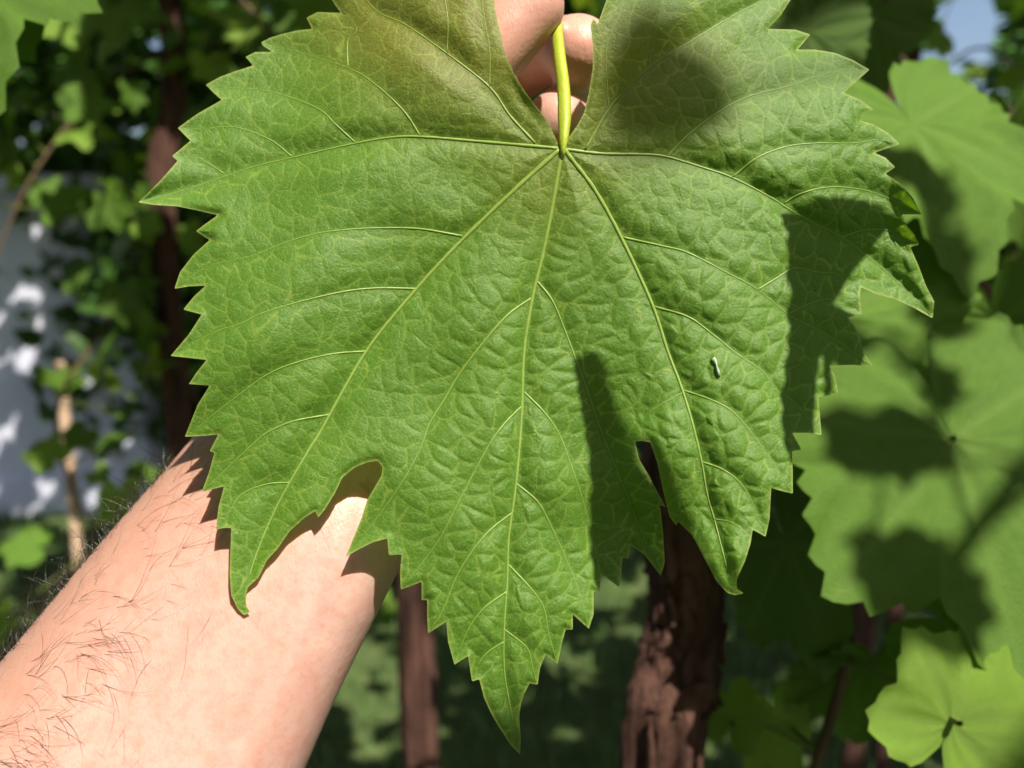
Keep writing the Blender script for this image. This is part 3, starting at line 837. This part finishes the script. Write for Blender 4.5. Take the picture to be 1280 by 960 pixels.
# unseen leaves added above the frame, shaped to throw shadows on the held leaf
def added_shade_leaf(vine, pts, t, droop=0.004, jag=2.2, depth=None):
    """an added unseen shadow caster, its leaf outline shaped up the sun ray from the wanted shadow"""
    p = catmull(np.array(pts + [pts[0]], float), 6)[:-1]
    w = p + jag * np.stack([np.sin(np.arange(len(p)) * 2.1), np.cos(np.arange(len(p)) * 2.1)], 1)
    d = base_depth(w) if depth is None else np.full(len(w), depth)
    R3 = C(w[:, 0], w[:, 1], d) + SUN * t
    c = R3.mean(0)
    V = [c - np.array([0, 0, 0])]; Fc = []
    n = len(R3)
    for f in (.5, 1.0):
        for q in R3: V.append(c + (q - c) * f + np.array([0, 0, droop * (1 - f)]))
    for k in range(n):
        k2 = (k + 1) % n
        Fc.append((0, 1 + k, 1 + k2)); Fc.append((1 + k, 1 + n + k, 1 + n + k2, 1 + k2))
    V = np.array(V)
    root, base, CP = vine
    me_ = mesh_from('leaf', V, Fc, True, base); add_attr(me_, 'vein', np.zeros(len(V)))
    o = link('leaf', me_, M_vleaf, root)  # added out-of-view shadow caster, hung on the vine as a leaf
    allp = np.vstack(CP); e = allp[((allp - V[1]) ** 2).sum(1).argmin()]
    V2, F2 = tube(catmull(np.array([V[0], (V[0] + e) / 2 + np.array([0, 0, .01]), e]), 4), .0012, 5, False)
    link('petiole', mesh_from('petiole', V2, F2, True, base), M_cane, o)
added_shade_leaf(vA, [(716, 445), (722, 500), (733, 560), (738, 640), (741, 700), (752, 760), (785, 792), (836, 768), (826, 700), (802, 655), (794, 600), (783, 545), (766, 500), (745, 450)], .165)
added_shade_leaf(vA, [(975, 262), (982, 320), (987, 400), (978, 470), (974, 540), (990, 580), (1018, 556), (1014, 500), (1018, 452), (1052, 470), (1075, 470), (1078, 410), (1040, 372), (1060, 340), (1066, 290), (1118, 270), (1090, 250), (1030, 252)], .155)

added_shade_leaf(vA, [(765, 185), (830, 192), (905, 165), (915, 110), (870, 50), (810, 10), (768, 40), (752, 110)], 1.05)
for pts in ([(1080,110),(1180,95),(1250,180),(1215,235),(1160,190),(1100,190)], [(1180,225),(1262,240),(1250,400),(1195,370),(1170,290)], [(990,345),(1130,365),(1215,395),(1195,440),(1150,450),(1120,540),(1085,520),(1080,470),(1010,470)],
            [(945,600),(1080,590),(1100,690),(950,720)], [(1085,480),(1130,470),(1150,560),(1100,600)], [(1140,690),(1195,690),(1215,740),(1170,740)], [(1190,620),(1240,610),(1265,690),(1225,690)],
            [(930,800),(1030,790),(1080,900),(1000,990),(930,900)]):
    added_shade_leaf(vA, pts, .85, depth=.35, jag=11)  # more unseen leaves, added and shaped to dapple the right-hand foliage
# vines further back
def back_vine(label, px, py, d, r, top_px, seed, canes):
    b = ground_under(px, py, d)
    p0 = c3(px, py, d)
    t_ = c3(top_px, -60, d)
    rg = np.random.default_rng(seed)
    tr = [tuple(b), (b[0] + rg.normal(0, .02), b[1], .5), tuple(p0), tuple((p0 + t_) / 2 + np.array([rg.normal(0, .015), 0, 0])), tuple(t_), (t_[0] + .05, t_[1], 2.2)]
    return make_vine(label, tr, [r * 1.15, r, r, r * .95, r * .9, r * .7], canes, seed)
vB = back_vine('slender vine trunk under the wrist, catching sun on its lower bark', 528, 900, .95, .019, 470, 31,
    [[c3(500, 300, 1.0), c3(350, 60, 1.0), c3(250, -40, 1.0), c3(100, -60, .9)], [c3(500, 500, 1.0), c3(420, 760, 1.05), c3(350, 930, 1.1)], [c3(500, 200, 1.0), c3(700, -100, 1.1), c3(900, -60, 1.2)]])
vC = back_vine('dark straight vine trunk on the side of the pale wall', 205, 300, 1.25, .019, 212, 32,
    [[c3(205, 60, 1.25), c3(110, 130, 1.2), c3(30, 240, 1.15), c3(-40, 420, 1.1)], [c3(205, 250, 1.25), c3(150, 380, 1.2), c3(70, 520, 1.15), c3(120, 680, 1.2)], [c3(205, 100, 1.25), c3(290, 30, 1.2), c3(330, -60, 1.2)],
     [c3(205, -30, 1.25), c3(60, -260, .8), c3(-100, -300, .45), c3(-190, -200, .36)], [c3(205, 420, 1.25), c3(260, 560, 1.3), c3(200, 760, 1.3)]])
vD = back_vine('thin dark vine trunk behind the large blurred leaves', 1112, 300, 1.35, .018, 1108, 33,
    [[c3(1112, 60, 1.35), c3(1200, 150, 1.3), c3(1270, 330, 1.3), c3(1260, 560, 1.3)], [c3(1112, 200, 1.35), c3(1180, 330, 1.3), c3(1200, 700, 1.3)], [c3(1112, 0, 1.35), c3(1020, 20, 1.35), c3(900, -40, 1.3)], [c3(1112, -40, 1.35), c3(1300, -20, 1.4)]])
vE = back_vine('crooked thin vine stem beside a gap of bright sky', 1160, 300, 1.55, .014, 1150, 34,
    [[c3(1160, 100, 1.55), c3(1230, 60, 1.5), c3(1300, 120, 1.5)], [c3(1160, 250, 1.55), c3(1260, 400, 1.5), c3(1270, 640, 1.5)]])
# leaf on the near cane in the upper left corner
put_leaf(vC, LEAFM[3], leaf_matrix(c3(-62, -84, .31), .082, 14, -16, 10), rgA)
put_leaf(vC, LEAFM[1], leaf_matrix(c3(-80, -110, .34), .085, 34, -20, 0), rgA)
SKYHOLE = lambda x, y: (((x - 1215) / 42) ** 2 + ((y - 25) / 48) ** 2 < 1) or (((x - 1180) / 30) ** 2 + ((y - 85) / 34) ** 2 < 1)
WALLHOLE = lambda x, y: (-50 < x < 62 and 225 < y < 640) or (-20 < x < 110 and 440 < y < 520)
def sprinkle(vine, n, seed, dmin, dmax, size, young=.2, skip=(), region=None):
    root, base, CP = vine
    rg = np.random.default_rng(seed)
    allp = np.vstack(CP); k = 0; tries = 0
    while k < n and tries < n * 40:
        tries += 1
        p = allp[rg.integers(len(allp))] + rg.normal(0, 1, 3) * np.array([.075, .06, .075])
        x, y, d = proj(p)
        if d < dmin or d > dmax or not (-150 < x < 1430 and -160 < y < 1050): continue
        if region and not region(x, y): continue
        if SKYHOLE(x, y): continue
        if WALLHOLE(x, y) and rg.uniform() < .8: continue
        s = size * rg.uniform(.6, 1.25)
        ms = LEAF_Y[rg.integers(3)] if rg.uniform() < young else LEAFM[rg.integers(7)]
        put_leaf(vine, ms, leaf_matrix(p, s, rg.normal(0, 45), rg.normal(-20, 30), rg.normal(0, 35)), rg)
        k += 1
sprinkle(vB, 38, 51, .8, 1.5, .055, .3)
sprinkle(vC, 110, 52, .85, 1.6, .048, .35)
sprinkle(vD, 62, 53, 1.0, 1.8, .05, .3)
sprinkle(vE, 34, 54, 1.1, 1.9, .045, .3)

# wooden stake among the left leaves
pS = c3(74, 452, 1.45)
hS = pS[2]
sv = []
for z_, w_ in ((-.05, .011), (hS * .5, .0105), (hS - .006, .010), (hS, .007)):
    ang = np.linspace(0, 2 * math.pi, 10, endpoint=False)
    sv.append(np.stack([pS[0] + w_ * np.cos(ang) * (1 + .05 * np.sin(3 * ang)), pS[1] + w_ * np.sin(ang), np.full(10, z_)], 1))
Fc = [(i * 10 + k, i * 10 + (k + 1) % 10, (i + 1) * 10 + (k + 1) % 10, (i + 1) * 10 + k) for i in range(3) for k in range(10)] + [tuple(range(30, 40))]
st = link('wooden_stake', mesh_from('wooden_stake', np.vstack(sv) - np.array([pS[0], pS[1], 0]), Fc), M_wood)
st.location = (pS[0], pS[1], 0)
tag(st, 'pale tan wooden stake standing among the small leaves before the pale wall', 'stake')

# ------------------------------------------------------------------ pale wall on the left
def box(x0, x1, y0, y1, z0, z1, bev=.01):
    b_ = bmesh.new()
    vs_ = [b_.verts.new((x, y, z)) for x in (x0, x1) for y in (y0, y1) for z in (z0, z1)]
    for f in ((0, 1, 3, 2), (4, 6, 7, 5), (0, 4, 5, 1), (2, 3, 7, 6), (0, 2, 6, 4), (1, 5, 7, 3)): b_.faces.new([vs_[k] for k in f])
    bmesh.ops.recalc_face_normals(b_, faces=b_.faces[:])
    bmesh.ops.bevel(b_, geom=b_.edges[:], offset=bev, segments=2, affect='EDGES')
    m_ = bpy.data.meshes.new('box'); b_.to_mesh(m_); b_.free()
    return m_
wr = empty('garden_wall', (-3.6, 3.75, 0))
tag(wr, 'pale lavender grey painted garden wall seen through gaps in the left foliage', 'wall')
link('wall_face', box(-2.6, 1.85, 0, .2, -.1, 1.52), M_wall, wr)
link('coping', box(-2.65, 1.90, -.05, .25, 1.523, 1.60), M_wall, wr)
link('plinth', box(-2.6, 1.86, -.03, -.003, -.1, .18), M_wall, wr)

# ------------------------------------------------------------------ arbour: posts and beams that carry the canopy
ar = empty('arbour', (0, 1.6, 0))
tag(ar, 'dark weathered wooden arbour with rails and overhead beams behind the vines', 'arbour')
for x in (-2.45, 2.45):
    for y in (-1.9, 3.2):
        link('post', box(x - .05, x + .05, y - 1.65, y - 1.55, -.05, 2.38), M_soilwood, ar)
for y in (-1.9, 3.2):
    link('beam', box(-2.7, 2.7, y - 1.64, y - 1.56, 2.383, 2.48), M_soilwood, ar)
for x in (-2.2, -1.6, -1.0, -.45, .12, .78, 1.45, 2.1):
    link('rafter', box(x - .025, x + .025, -4.9, 1.8, 2.483, 2.56), M_soilwood, ar)
rp = c3(1240, 150, 1.7)
link('rail', box(rp[0] - .28, 2.45, rp[1] - 1.6 - .02, rp[1] - 1.6 + .02, rp[2] - .022, rp[2] + .022), M_soilwood, ar)

# ------------------------------------------------------------------ canopy overhead, shrubs behind, grass
def leaf_cloud(name, P, size, seed, up=.5, n=7):
    """many small folded leaves as one mesh"""
    rg = np.random.default_rng(seed)
    N_ = len(P)
    a = np.linspace(0, 2 * math.pi, n, endpoint=False)
    shp = np.array([1.0, .62, .80, .50, .50, .80, .62])[:n]
    loc = np.stack([np.sin(a) * shp * .55, np.cos(a) * shp * .6, -0.12 * np.abs(np.sin(a))], 1)
    loc = np.vstack([[0, 0, 0.03], loc])
    Z = rg.normal(0, 1, (N_, 3)); Z[:, 2] = np.abs(Z[:, 2]) + up * 2; Z /= np.linalg.norm(Z, axis=1)[:, None]
    X = np.cross(Z, rg.normal(0, 1, (N_, 3))); X /= np.linalg.norm(X, axis=1)[:, None]
    Y = np.cross(Z, X)
    s = size * rg.uniform(.6, 1.3, N_)
    V = P[:, None] + s[:, None, None] * (loc[None, :, 0:1] * X[:, None] + loc[None, :, 1:2] * Y[:, None] + loc[None, :, 2:3] * Z[:, None])
    b0 = np.arange(N_)[:, None] * (n + 1)
    fc = np.concatenate([np.stack([b0[:, 0], b0[:, 0] + 1 + k, b0[:, 0] + 1 + (k + 1) % n], 1) for k in range(n)])
    me_ = mesh_from(name, V.reshape(-1, 3), fc)
    add_attr(me_, 'vein', np.zeros(len(me_.vertices)))
    return me_

def keep_view(P, sky=True, wall=False):
    x, y, d = proj(P)
    d = np.maximum(d, 1e-3)
    ok = np.ones(len(P), bool)
    if sky:
        hole = ((((x - 1215) / 48) ** 2 + ((y - 22) / 52) ** 2 < 1) | (((x - 1178) / 30) ** 2 + ((y - 88) / 36) ** 2 < 1)) & (d > 0)
        for hx, hy, hr_ in ((190, 55, 15), (175, 165, 13), (202, 128, 9), (160, 158, 8), (1040, 62, 12), (330, 10, 12), (372, 25, 9), (1225, 120, 10), (130, 30, 8)):
            hole |= ((x - hx) ** 2 + (y - hy) ** 2 < hr_ ** 2) & (d > 0)
        ok &= ~hole
    if wall:
        ok &= ~((x > -100) & (x < 105) & (y > 215) & (y < 640))
    return ok
rc = np.random.default_rng(77)
n_ = 9000
P = np.stack([rc.uniform(-3.2, 3.2, n_), rc.uniform(-.05, 4.6, n_), rc.uniform(2.08, 2.36, n_)], 1)
P2_ = np.stack([rc.uniform(-3.2, 3.2, 13000), rc.uniform(-4.2, .0, 13000), rc.uniform(2.08, 2.36, 13000)], 1)
P = np.vstack([P, P2_])
P = P[keep_view(P)]
# the opening in the canopy through which the sun reaches the hand and the leaf
def opening(P, depth, x0, x1, y0, y1, m=.085):
    tq = (depth - (P - CAM) @ FWD) / -(SUN @ FWD)
    qx, qy, _ = proj(P - SUN * tq[:, None])
    k = m / depth * F
    return (qx > x0 - k) & (qx < x1 + k) & (qy > y0 - k) & (qy < y1 + k)
P = P[~(opening(P, .2, -330, 1220, -130, 1010) | opening(P, .36, 960, 1290, 120, 960) | opening(P, .33, -60, 130, -80, 130) | opening(P, 1.2, 30, 60, 380, 420, .12) | opening(P, 1.15, 60, 110, 140, 210, .09) | opening(P, 2.44, 415, 500, 740, 960, .05) | opening(P, .39, 790, 900, 690, 960, .085) | opening(P, .95, 530, 550, 880, 940, .1))]
# ragged front edge with gaps that let sun flecks through
gap = np.zeros(len(P), bool)
for gx_, gy_, gr_ in zip(rc.uniform(-2.2, 2.2, 46), rc.uniform(-.1, 3.6, 46), rc.uniform(.05, .15, 46)):
    gap |= (P[:, 0] - gx_) ** 2 + (P[:, 1] - gy_) ** 2 < gr_ ** 2
front = (P[:, 1] < .35) & (P[:, 1] > -.1) & (rc.uniform(size=len(P)) < .62)
P = P[~gap & ~front]
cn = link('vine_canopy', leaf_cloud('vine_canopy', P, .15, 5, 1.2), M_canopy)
tag(cn, 'dense leafy vine canopy spread over the arbour beams', 'foliage', kind='stuff')

SHR = [(-1.55, 4.3, 1.0, 2.7, 'dark evergreen shrub at the right end of the pale wall'), (-.55, 4.6, .9, 2.9, 'tall dark shrub behind the wrist and the held leaf'), (.55, 4.9, 1.0, 3.0, 'tall dark shrub behind the thick vine trunk'),
       (1.6, 4.5, .85, 2.3, 'dark shrub below the gap of bright sky'), (2.75, 4.9, 1.0, 2.1, 'dark shrub beyond the arbour rail'), (-3.6, 5.2, 1.3, 3.1, 'dark tree rising behind the pale wall'), (-2.2, 6.2, 1.3, 3.4, 'broad dark tree beyond the end of the pale wall'), (3.9, 6.0, 1.2, 2.4, 'loose dark shrub far behind the blurred leaves')]
for k, (x, y, w, h, lb) in enumerate(SHR):
    sr = empty('shrub', (x, y, 0)); tag(sr, lb, 'shrub', 'shrubs behind the arbour')
    rs_ = np.random.default_rng(300 + k)
    n_ = 5200
    U = rs_.normal(0, 1, (n_, 3)); U /= np.linalg.norm(U, axis=1)[:, None]
    U *= rs_.uniform(.25, 1, n_)[:, None] ** .5
    ph = rs_.uniform(0, 6, 4)
    lump = 1 + .18 * np.sin(U[:, 0] * 6 + ph[0]) * np.sin(U[:, 2] * 7 + ph[1]) + .14 * np.sin(U[:, 1] * 8 + ph[2])
    P = np.stack([U[:, 0] * w * lump, U[:, 1] * w * lump * .8, h * .52 + U[:, 2] * h * .50 * lump], 1)
    P = P[(P[:, 2] > .05)]
    P = P[keep_view(P + np.array([x, y, 0]))]
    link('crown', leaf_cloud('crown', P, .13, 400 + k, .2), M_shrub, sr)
    tp = catmull(np.array([(0, 0, -.05), (.03, .02, h * .3), (-.04, 0, h * .6), (.02, .01, h * .85)]), 5)
    V, Fc = tube(tp, np.linspace(.07, .02, len(tp)), 9)
    tk = link('trunk', mesh_from('trunk', V, Fc), M_bark, sr)
    for q in range(5):
        z_ = h * rs_.uniform(.25, .7); d_ = rs_.normal(0, 1, 3); d_[2] = abs(d_[2]) + .5; d_ /= np.linalg.norm(d_)
        V, Fc = tube(np.array([(0, 0, z_), tuple(np.array([0, 0, z_]) + d_ * w * .35), tuple(np.array([0, 0, z_ + .05]) + d_ * w * .75)]), [.03, .018, .008], 6)
        link('limb', mesh_from('limb', V, Fc), M_bark, tk)

rg_ = np.random.default_rng(9)
n_ = 16000
gp = np.stack([rg_.uniform(-2.6, 2.6, n_), rg_.uniform(1.2, 4.6, n_), np.zeros(n_)], 1)
hh = rg_.uniform(.03, .085, n_); an = rg_.uniform(0, 6.28, n_); ln = rg_.normal(0, .025, (n_, 2))
wv = np.stack([np.cos(an), np.sin(an), 0 * an], 1) * .003
tipv = gp + np.stack([ln[:, 0], ln[:, 1], hh], 1)
midv = gp + np.stack([ln[:, 0] * .3, ln[:, 1] * .3, hh * .6], 1)
V = np.stack([gp - wv - np.array([0, 0, .03]), gp + wv - np.array([0, 0, .03]), midv + wv * .8, midv - wv * .8, tipv], 1).reshape(-1, 3)
b0 = np.arange(n_) * 5
fc = np.stack([b0, b0 + 1, b0 + 2, b0 + 3], 1).tolist() + np.stack([b0 + 3, b0 + 2, b0 + 4], 1).tolist()
tag(link('grass', mesh_from('grass', V, fc), M_grass), 'short green grass covering the ground behind the vines', 'grass', kind='stuff')
